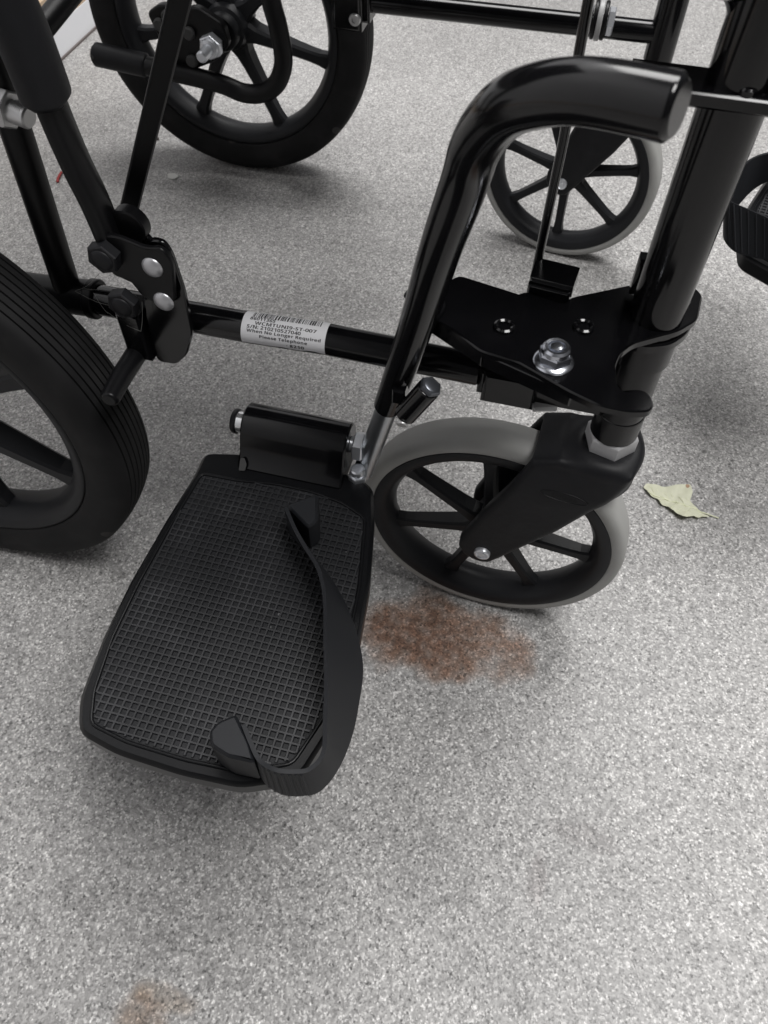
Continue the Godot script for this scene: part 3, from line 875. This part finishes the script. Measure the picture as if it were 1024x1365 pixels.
func side_frame(chair: Node3D) -> void:
	var f := group("side_frame", chair)
	var m := MB.new()
	tube(m, V3([.1300, .2335, ZR, .2329, .2336, ZR, .2782, .2356, ZR, .3660, .2340, ZR]), .0090, 32)
	obj("side_rail", m, M.black_paint, f)
	m = MB.new()
	tube(m, V3([-.1700, .2250, ZR, .0700, .2290, ZR, .1330, .2335, ZR]), .0108, 32)
	tube(m, V3([.1325, .2335, ZR, .1365, .2335, ZR]), .0118, 32)
	obj("rear_rail", m, M.dark_paint, f)
	m = MB.new()
	# squared sleeve where the rail enters the front post
	box(m, Vector3(.4020, .2330, ZR), Vector3(.070, .0185, .0185), .0022)
	box(m, Vector3(.3850, .2318, ZR + .001), Vector3(.030, .0225, .0220), .0024)
	obj("rail_sleeve", m, M.black_paint, f)
	m = MB.new()
	box(m, Vector3(.4050, .2250, ZR + .0085), Vector3(.0130, .0034, .0090), .0012, Basis(Vector3.UP, .3))  # pale block at the front end of the rail sleeve
	obj("pale_end", m, M.white_plastic, f, "small pale piece at the end of the rail sleeve")
	m = MB.new()
	tube(m, V3([.4465, .2060, ZR, .4465, .46, ZR]), .0127, 36)
	obj("front_post", m, M.black_paint, f)
	m = MB.new()
	tube(m, V3([.4465, .2080, ZR, .4465, .2240, ZR]), .0134, 32, .001)
	obj("post_collar", m, M.black_paint, f)
	m = MB.new()
	tube(m, V3([.4465, .2640, ZR, .4465, .2800, ZR]), .0142, 32, .001)
	obj("post_collar", m, M.black_paint, f)
	m = MB.new()
	tube(m, V3([.1, .4370, ZR, .4465, .4370, ZR, .56, .4370, ZR]), .0127, 28)
	tube(m, smooth(V3([.4200, .4340, ZR, .4330, .4310, ZR, .4400, .4230, ZR, .4430, .4060, ZR]), 5), .0070, 16)
	obj("upper_rail", m, M.black_paint, f)
	m = MB.new()
	# receiving bracket for the hook, a lobed plate round the pin
	prism(m, rounded(V([.4330, -.0330, .4420, -.0235, .4560, -.0290, .4640, -.0400, .4690, -.0600, .4630, -.0700, .4480, -.0600]), .005, 4), .0060, .0010, level(.2775))
	obj("hook_bracket", m, M.black_paint, f)
	m = MB.new()
	lathe(m, [Vector2(.0042, -.012), Vector2(.0042, .0035), Vector2(.0050, .0050), Vector2(.0058, .0085), Vector2(.0050, .0115), Vector2(.0030, .0135), Vector2(0, .0142)], along(Vector3(.4545, .2895, -.0440), Vector3.UP), 28, false, 60)
	obj("hook_pin", m, M.black_plastic, f)
	m = MB.new()
	box(m, Vector3(.4370, .3040, -.0500), Vector3(.010, .020, .010), .002)
	obj("post_lug", m, M.black_paint, f)
	m = MB.new()
	box(m, Vector3(.4700, .3965, -.0365), Vector3(.127, .0060, .0215), .0012)
	box(m, Vector3(.4930, .4050, -.0360), Vector3(.030, .014, .014), .003)
	for x in [.448, .462]:
		rod(m, Vector3(x, .3985, -.0300), Vector3.UP, .0035, .0035)
	obj("arm_bracket", m, M.black_paint, f)
	m = MB.new()
	# thin upright rod beside the caster
	tube(m, V3([.3860, .2880, -.0560, .3868, .3600, -.0560, .3850, .4500, -.0560]), .0032, 12, .0005, true, true, .7)
	obj("guard_rod", m, M.black_paint, f)
	m = MB.new()
	tube(m, V3([.1178, .2320, ZR, .1240, .3400, ZR, .1290, .4500, ZR]), .0078, 24)
	tube(m, V3([.0960, .3600, ZR, .1180, .3490, ZR]), .0105, 20, .002)
	obj("rear_post", m, M.dark_paint, f)
	m = MB.new()
	rod(m, Vector3(.109, .3510, ZR + .004), Vector3(1, -.12, .15), .0052, .0330)
	hexa(m, Vector3(.1235, .3493, ZR + .0057), Vector3(1, -.12, .15), .0094, .0085, .5)
	for k in 7: lathe(m, [Vector2(.0050, 0), Vector2(.0056, .0004), Vector2(.0050, .0008)], along(Vector3(.1335, .3481, ZR + .0072) + Vector3(1, -.12, .15).normalized() * (.0009 * k), Vector3(1, -.12, .15)), 20)
	obj("post_bolt", m, M.dull_zinc, f, "nut and bolt end at the rear post")

	var g := group("side_frame", chair)
	m = MB.new()
	tube(m, V3([.1500, .2300, ZL, .4465, .2330, ZL]), .0090, 28)
	obj("side_rail", m, M.black_paint, g)
	m = MB.new()
	tube(m, V3([.4465, .2120, ZL, .4465, .46, ZL]), .0127, 32)
	obj("front_post", m, M.black_paint, g)
	m = MB.new()
	box(m, Vector3(.1640, .2300, ZL + .006), Vector3(.0280, .0400, .0270), .003)
	box(m, Vector3(.1800, .2300, ZL), Vector3(.0080, .0280, .0250), .002)
	obj("rail_clamp", m, M.black_paint, g)
	m = MB.new()
	lathe(m, [Vector2(0, .0006), Vector2(.0022, .0006), Vector2(.0026, .0018), Vector2(.0048, .0020), Vector2(.0054, .0008), Vector2(.0054, -.002)], along(Vector3(.1720, .2215, ZL + .0197), Vector3(0, 0, 1)), 24)
	obj("clamp_screw", m, M.dull_zinc, g)
	m = MB.new()
	for k in 2: rod(m, Vector3(.3835 + .0085 * k, .2420, ZL + .012), Vector3.RIGHT, .0150, .0035)
	obj("pivot_washer", m, M.dark_paint, g)
	m = MB.new()
	rod(m, Vector3(.3872, .2420, ZL + .012), Vector3.RIGHT, .0158, .0046)
	obj("pivot_spacer", m, M.white_plastic, g)
	m = MB.new()
	hexa(m, Vector3(.3958, .2420, ZL + .012), Vector3.RIGHT, .0110, .0060)
	hexa(m, Vector3(.3830, .2420, ZL + .012), Vector3.LEFT, .0110, .0055)
	obj("pivot_nut", m, M.zinc, g)
	m = MB.new()
	tube(m, smooth(V3([-.1340, .1300, -.530, -.0700, .1245, -.530, -.0020, .1180, -.530, .0270, .1110, -.530, .0500, .1140, -.530, .0670, .1260, -.530, .0760, .1440, -.530, .0775, .1620, -.530, .0745, .1850, -.530, .0690, .2200, -.530, .0690, .3200, -.530]), 6), .0098, 28)
	obj("rear_loop", m, M.dark_paint, g)
	m = MB.new()
	tube(m, V3([-.1420, .1306, -.530, -.0850, .1262, -.530]), .0122, 28, .003)
	obj("tipping_lever_cap", m, M.black_plastic, g)
	m = MB.new()
	prism(m, rounded(V([-.0730, .1780, -.0560, .1880, -.0300, .1850, -.0150, .1900, .0120, .1760, .0160, .1560, -.0020, .1380, -.0350, .1240, -.0560, .1280]), .006, 4), .010, .0015, Transform3D(Basis.IDENTITY, Vector3(0, 0, -.545)))
	obj("axle_plate", m, M.dark_paint, g)
	for q in [Vector2(-.0590, .1690), Vector2(-.0270, .1640), Vector2(-.0290, .1360), Vector2(-.0480, .1780)]:
		m = MB.new()
		rod(m, Vector3(q.x, q.y, -.5355), Vector3(0, 0, 1), .0066, .0060, .0015)
		obj("plate_bolt", m, M.scuffed, g)
	m = MB.new()
	rod(m, Vector3(-.0020, .1560, -.560), Vector3(0, 0, 1), .0058, .0590, .0015)
	hexa(m, Vector3(-.0020, .1560, -.5345), Vector3(0, 0, 1), .0125, .0110, .4)
	lathe(m, [Vector2(.006, .0105), Vector2(.0098, .0105), Vector2(.0092, .0140), Vector2(.006, .0150)], along(Vector3(-.0020, .1560, -.5345), Vector3(0, 0, 1)), 28)
	obj("axle_nut", m, M.zinc, g, "bright nut on the rear axle")

func cross_brace(chair: Node3D) -> void:
	var m := MB.new()
	tube(m, V3([-.090, .1850, -.1200, -.085, .2170, -.2900, -.082, .2330, -.4050, -.080, .2500, -.5300]), .0102, 24)
	obj("cross_tube", m, M.dark_paint, chair)
	m = MB.new()
	var a := Vector3(.1650, .2860, -.0500); var b := Vector3(.2260, .4100, -.0500)
	var f := (b - a).normalized()
	box(m, (a + b) / 2, Vector3((b - a).length(), .0095, .0040), .0010, Basis(f, Vector3(-f.y, f.x, 0), Vector3(0, 0, 1)) * Basis(Vector3.RIGHT, .35))
	obj("folding_link", m, M.dark_paint, chair)
	m = MB.new()
	box(m, Vector3(.225, .4630, -.2675), Vector3(.46, .012, .4400), .005)
	obj("seat", m, M.fabric, chair, "black fabric seat")
	m = MB.new()
	box(m, Vector3(-.015, .690, -.2675), Vector3(.012, .44, .4200), .005)
	obj("backrest", m, M.fabric, chair, "black fabric backrest")


func brake(chair: Node3D) -> void:
	var b := group("wheel_brake", chair)
	var Z := -.0200
	var m := MB.new()
	tube(m, smooth(V3([.1705, .2890, Z - .004, .1680, .3130, Z - .004, .1640, .3350, Z - .004, .1610, .3650, Z - .004, .1600, .4100, Z - .004]), 5), .0098, 20, .001, true, true, .55)
	obj("lever", m, M.dark_paint, b)
	m = MB.new()
	tube(m, smooth(V3([.1600, .3640, Z - .004, .1600, .3690, Z - .004, .1585, .3900, Z - .004, .1555, .4100, Z - .004, .1510, .4450, Z - .004, .1500, .4520, Z - .004]), 4), .0132, 28, .004, true, true, .8)
	obj("lever_grip", m, M.black_plastic, b)
	m = MB.new()
	prism(m, rounded(V([.1662, .2850, .1704, .2740, .1790, .2740, .1834, .2640, .1920, .2600, .2030, .2640, .2073, .2900, .2030, .2985, .1940, .2960, .1787, .3005, .1690, .2990]), .004, 4), .0035, .0008, Transform3D(Basis.IDENTITY, Vector3(0, 0, Z)))
	obj("link_plate", m, M.dark_paint, b)
	m = MB.new()
	prism(m, rounded(V([.1834, .2700, .1945, .2985, .2020, .2985, .2050, .2920, .2070, .2690, .2060, .2400, .1990, .2220, .1900, .2120, .1790, .2115, .1750, .2226]), .003, 4), .0035, .0008, Transform3D(Basis.IDENTITY, Vector3(0, 0, Z - .0045)))
	obj("bracket_plate", m, M.black_paint, b)
	m = MB.new()
	prism(m, rounded(V([.1800, .2930, .1880, .2960, .1925, .2880, .1935, .2690, .1920, .2420, .1870, .2320, .1780, .2320]), .004, 4), .0035, .0008, Transform3D(Basis.IDENTITY, Vector3(0, 0, Z - .0120)))
	box(m, Vector3(.1840, .2270, -.0310), Vector3(.022, .014, .0160), .0015)
	obj("bracket_clamp", m, M.black_paint, b)
	for q in [Vector2(.1950, .2850), Vector2(.1962, .2635)]:
		m = MB.new()
		dome(m, Vector3(q.x, q.y, Z + .0034), Vector3(0, 0, 1), .0058, .0026)
		obj("rivet", m, M.aluminium, b, "silver rivet head on the brake bracket")
	for q in [Vector2(.1710, .2890), Vector2(.1736, .2600)]:
		m = MB.new()
		hexa(m, Vector3(q.x, q.y, Z + .0030), Vector3(0, 0, 1), .0088, .0070, .3)
		dome(m, Vector3(q.x, q.y, Z + .0100), Vector3(0, 0, 1), .0060, .0020)
		obj("pivot_bolt", m, M.black_plastic, b)
	m = MB.new()
	rod(m, Vector3(.1800, .2985, Z - .0140), Vector3(0, 0, 1), .0098, .0080)
	obj("pivot_boss", m, M.dark_paint, b)
	m = MB.new()
	box(m, Vector3(.1700, .2320, Z - .006), Vector3(.0150, .0340, .0200), .0018)
	obj("rod_housing", m, M.black_paint, b)
	m = MB.new()
	tube(m, V3([.1670, .2176, Z - .010, .1672, .2176, 0, .1686, .2178, .0190]), [.0064, .0060, .0054], 24, .0018)
	obj("brake_rod", m, M.dark_paint, b, "rod that presses on the tyre tread")
	# dusty cobweb strands between rail and brake
	m = MB.new()
	for q in [[.1290, .2440, -.0330, .1640, .2520, -.0180], [.1290, .2440, -.0330, .1560, .2680, -.0240], [.1360, .2470, -.0330, .1660, .2660, -.0200], [.1450, .2500, -.0280, .1560, .2440, -.0200], [.1560, .2450, -.0200, .1790, .2420, -.0130], [.1790, .2420, -.0130, .1840, .2620, -.0150]]:
		var a := Vector3(q[0], q[1], q[2]); var c := Vector3(q[3], q[4], q[5])
		tube(m, smooth([a, a.lerp(c, .5) + Vector3(0, -.002, 0), c], 4), .00011, 5, 0, false, false)
	var web := obj("cobweb", m, M.cobweb, b)
	web.set_meta("kind", "stuff")

func serial_label(chair: Node3D) -> void:
	var g := group("serial_label", chair, "white printed sticker with barcode and serial number")
	var r := .00915
	var rail := func(x): return .2336 + (x - .2329) * .04415
	var at := func(x, a, rr): return Vector3(x, rail.call(x) + rr * sin(a), ZR + rr * cos(a))
	var face := deg_to_rad(47)
	var m := MB.new()
	var x0 := .2300; var x1 := .2800
	var na := 28
	for k in na:
		for j in 24:
			var f0 := float(j) / 24; var f1 := float(j + 1) / 24
			# torn lower edge
			var lo0 := deg_to_rad(-24 + 5 * sin(f0 * 17.0) * f0 + 4 * f0 * f0); var lo1 := deg_to_rad(-24 + 5 * sin(f1 * 17.0) * f1 + 4 * f1 * f1)
			var hi := deg_to_rad(128)
			var p := func(f, lo, t): return at.call(lerpf(x0, x1, f), lerpf(lo, hi, t), r)
			var q := func(lo, t): return Vector3(0, sin(lerpf(lo, hi, t)), cos(lerpf(lo, hi, t)))
			var t0 := float(k) / na; var t1 := float(k + 1) / na
			m.quad(p.call(f0, lo0, t0), p.call(f1, lo1, t0), p.call(f1, lo1, t1), p.call(f0, lo0, t1), q.call(lo0, t0), q.call(lo1, t0), q.call(lo1, t1), q.call(lo0, t1))
	obj("sticker", m, M.label_paper, g)
	m = MB.new()
	rng.seed = 86
	var x := .2352
	while x < .2755:
		var w := [.0003, .0003, .0006, .0009][rng.randi() % 4] as float
		for k in 5:
			var a0 := face + deg_to_rad(38 + 32.0 * k / 5); var a1 := face + deg_to_rad(38 + 32.0 * (k + 1) / 5)
			m.quad(at.call(x, a0, r + .00008), at.call(x + w, a0, r + .00008), at.call(x + w, a1, r + .00008), at.call(x, a1, r + .00008), Vector3(0, sin(a0), cos(a0)), Vector3(0, sin(a0), cos(a0)), Vector3(0, sin(a1), cos(a1)), Vector3(0, sin(a1), cos(a1)))
		x += w + [.0003, .0003, .0005, .0008][rng.randi() % 4]
	obj("barcode", m, M.ink, g)
	m = MB.new()
	for L in [["86011365", .2418, 31.5, .0150, .0020], ["WCMTUNI9-ST-007", .2560, 15.5, .0365, .0019], ["S/N: 210210527040", .2495, .5, .0320, .0019], ["When No Longer Required", .2555, -15.0, .0440, .0019], ["Please Telephone", .2555, -32.5, .0285, .0020], ["· 8210", .2625, -53.0, .0105, .0023]]:
		var a: float = face + deg_to_rad(L[2])
		var cx: float = L[1]
		word(m, L[0], L[3], L[4] * (1.0 if not "p" in L[0] and not "g" in L[0] else 1.25), func(px, py): return at.call(cx + px, a + py / r, r + .00008))
	obj("lettering", m, M.ink, g)

# ---------------------------------------------------------------- surroundings
func floor_and_wall() -> void:
	var st := SurfaceTool.new()
	st.begin(Mesh.PRIMITIVE_TRIANGLES)
	var xs := [-.36, 1.6, 4.0]; var zs := [-5.0, -1.5, .5, 4.0]
	for i in 2:
		for j in 3:
			var P := []
			for c in [[0, 0], [1, 0], [1, 1], [0, 1]]: P.append(Vector2(xs[i + c[0]], zs[j + c[1]]))
			for k in [0, 1, 2, 0, 2, 3]:
				st.set_normal(Vector3.UP)
				st.set_uv(P[k])
				st.set_uv2(Vector2(clampf((P[k].x + .4) / 2.0, .002, .998), clampf((P[k].y + 1.5) / 2.0, .002, .998)))
				st.add_vertex(Vector3(P[k].x, 0, P[k].y))
	tag(obj("floor", st.commit(), M.vinyl), "grey speckled vinyl floor under the wheelchair", "floor", "structure")
	var w := Node3D.new()
	w.name = "wall"
	add_child(w)
	tag(w, "white wall with skirting and wooden rail behind the wheelchair", "wall", "structure")
	var m := MB.new()
	box(m, Vector3(-.425, 1.2, -.5), Vector3(.12, 2.4, 9.0), 0.0)
	obj("wall_surface", m, M.white_paint, w)
	m = MB.new()
	box(m, Vector3(-.3600, .0205, -.5), Vector3(.010, .0370, 8.9), .001)
	obj("skirting_board", m, M.skirting_paint, w)
	m = MB.new()
	box(m, Vector3(-.3605, .0580, -.5), Vector3(.009, .0370, 8.9), .001)
	obj("wooden_rail", m, M.wood, w)
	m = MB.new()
	box(m, Vector3(-.3585, .0012, -.5), Vector3(.013, .0024, 8.9), 0.0)  # dark strip drawn as the shadow line under the skirting
	obj("joint_shadow_strip", m, M.dark_brown, w)

func litter() -> void:
	var leaf := Node3D.new()
	leaf.name = "fallen_leaf"
	leaf.position = Vector3(.538, 0, -.172)
	add_child(leaf)
	tag(leaf, "pale yellow-green fallen leaf lying on the floor near the caster", "leaf")
	var raw := V([.5070, -.1840, .5095, -.1885, .5230, -.1885, .5380, -.1925, .5455, -.1945, .5478, -.1860, .5465, -.1790, .5500, -.1745, .5560, -.1705, .5605, -.1680, .5640, -.1660, .5575, -.1650, .5545, -.1615, .5490, -.1630, .5440, -.1580, .5400, -.1575, .5345, -.1640, .5320, -.1635, .5285, -.1680, .5230, -.1690, .5195, -.1745, .5135, -.1765, .5100, -.1820])
	var poly := PackedVector2Array()
	for p in rounded(raw, .0012, 2): poly.append(p - Vector2(.535, -.176))
	var lift := func(p): return .0018 + .0026 * absf(p.y - .22 * p.x) / .012 + .0009 * sin(p.x * 160.0) + .0008 * sin(p.x * 420.0 + p.y * 300.0)
	var m := MB.new()
	var ids := Geometry2D.triangulate_polygon(poly)
	for i in range(0, ids.size(), 3): leaf_tri(m, poly[ids[i]], poly[ids[i + 1]], poly[ids[i + 2]], lift, 3)
	obj("blade", m, M.leaf, leaf)
	m = MB.new()
	var rib := []
	for i in 13:
		var x := lerpf(-.024, .036, i / 12.0)
		var p := Vector2(x, .0015 + .19 * x)
		rib.append(Vector3(p.x, (lift.call(p) if x < .028 else lerpf(lift.call(p), .0012, clampf((x - .028) / .008, 0, 1))) + .0002, p.y))
	tube(m, rib, .0005, 8, .0002)
	obj("midrib", m, M.leaf_vein, leaf)
	m = MB.new()
	for i in 6:
		var x := -.016 + i * .006
		for s in [-1, 1]:
			var v := []
			for k in 5:
				var p := Vector2(x - .0016 * k, .0015 + .19 * x + s * .0021 * k)
				if Geometry2D.is_point_in_polygon(p, poly): v.append(Vector3(p.x, lift.call(p) + .0001, p.y))
			if v.size() > 1: tube(m, v, .0002, 6, .0001)
	obj("side_veins", m, M.leaf_vein, leaf)
	m = MB.new()
	var sp := rounded(V([.0065, -.0174, .0095, -.0178, .0102, -.0155, .0085, -.0138, .0070, -.0150]), .001, 2)
	for i in Geometry2D.triangulate_polygon(sp).size() / 3:
		var t := Geometry2D.triangulate_polygon(sp)
		leaf_tri(m, sp[t[i * 3]], sp[t[i * 3 + 1]], sp[t[i * 3 + 2]], func(p): return lift.call(p) + .00025, 1)
	obj("brown_spot", m, M.leaf_brown, leaf)
	# red scrap
	m = MB.new()
	tube(m, smooth(V3([-.212, .0012, -.495, -.210, .0022, -.487, -.2085, .0016, -.479, -.206, .0012, -.474]), 4), .0018, 8, .0006, true, true, .5)
	tag(obj("red_scrap", m, M.red), "tiny red scrap on the floor behind the brake lever", "scrap")
	m = MB.new()
	prism(m, rounded(V([-.086, -.526, -.078, -.530, -.070, -.524, -.073, -.516, -.082, -.517]), .002, 3), .0010, .0003, level(.0003))
	tag(obj("pale_crumb", m, M.pale), "small pale crumb on the floor below the far rear wheel", "crumb")
	m = MB.new()
	tube(m, smooth(V3([.470, .0008, -.420, .484, .0010, -.441, .492, .0008, -.450, .505, .0010, -.476]), 6), .0006, 6, .0002)
	tag(obj("white_thread", m, M.pale), "thin white thread on the floor left of the front post", "thread")
	m = MB.new()
	tube(m, V3([-.132, .0008, -.600, -.130, .0016, -.596]), .0016, 8, .0006)
	tag(obj("dark_grit", m, M.dark_brown), "dark speck of grit on the floor beside the folding link", "grit")

func leaf_tri(m: MB, a: Vector2, b: Vector2, c: Vector2, lift: Callable, deep: int) -> void:
	if deep > 0:
		var ab := (a + b) / 2; var bc := (b + c) / 2; var ca := (c + a) / 2
		for t in [[a, ab, ca], [ab, b, bc], [ca, bc, c], [ab, bc, ca]]: leaf_tri(m, t[0], t[1], t[2], lift, deep - 1)
		return
	var P := []; var N := []
	for p in [a, b, c]:
		P.append(Vector3(p.x, lift.call(p), p.y))
		var e := .0006
		N.append(Vector3(lift.call(p - Vector2(e, 0)) - lift.call(p + Vector2(e, 0)), 2 * e, lift.call(p - Vector2(0, e)) - lift.call(p + Vector2(0, e))).normalized())
	m.tri(P[0], P[1], P[2], N[0], N[1], N[2])

func lamp(at: Vector3, look: Vector3, size: Vector2, energy: float, tint := Color.WHITE) -> void:
	var l := AreaLight3D.new()
	l.name = "ceiling_panel_light"
	add_child(l, true)
	l.look_at_from_position(at, look, Vector3(0, 0, -1))
	l.area_size = size
	l.area_normalize_energy = false
	l.light_energy = energy
	l.light_color = tint
	l.shadow_enabled = true
	l.area_range = 12.0

func _ready() -> void:
	var cam := Camera3D.new()
	cam.name = "camera"
	add_child(cam)
	cam.position = Vector3(.3928, .5381, .2819)
	cam.rotation_order = EULER_ORDER_YXZ
	cam.rotation = Vector3(-.9419, .2414, .0150)
	cam.fov = 66.21
	cam.near = .02
	cam.far = 60.0
	cam.current = true
	var lens := CameraAttributesPhysical.new()
	lens.frustum_focal_length = 18.4
	lens.frustum_focus_distance = .46
	lens.exposure_aperture = 14.0
	cam.attributes = lens
	cam.fov = 66.21
	var env := Environment.new()
	env.background_mode = Environment.BG_COLOR
	env.background_color = lin(.06, .06, .061)
	env.tonemap_mode = Environment.TONE_MAPPER_LINEAR
	env.tonemap_exposure = 1.03
	env.sdfgi_enabled = true; env.ssao_enabled = true; env.ssil_enabled = true
	var we := WorldEnvironment.new()
	we.name = "environment"
	we.environment = env
	add_child(we)
	# ceiling panels of the room
	lamp(Vector3(.45, 2.6, -1.5), Vector3(.45, 0, -1.5), Vector2(1.8, 1.3), 2.9, Color(1, .995, .99))
	lamp(Vector3(1.3, 2.6, .15), Vector3(1.3, 0, .15), Vector2(1.2, 1.0), 5.2, Color(1, .995, .99))

	make_materials()
	floor_and_wall()

	var chair := Node3D.new()
	chair.name = "wheelchair"
	add_child(chair)
	tag(chair, "black folding wheelchair with grey caster wheels and one swung-back footrest", "wheelchair")
	side_frame(chair)
	rear_wheel(chair, 0, -28.8, "")
	rear_wheel(chair, -.581, -13.6, "")
	caster(chair, ZR, -.0547, -6.0, "")
	caster(chair, ZL, -.1641, 14.0, "")
	brake(chair)
	cross_brace(chair)
	serial_label(chair)
	right_leg_rest(chair)
	var other := group("leg_rest", chair, "second leg rest, in front of the chair, mostly out of view")
	other.position = Vector3(.8811, .0400, -.3488)
	other.rotation.y = -.2147
	footplate(other, -1, Vector3.ZERO, false)
	left_strap(other)
	litter()
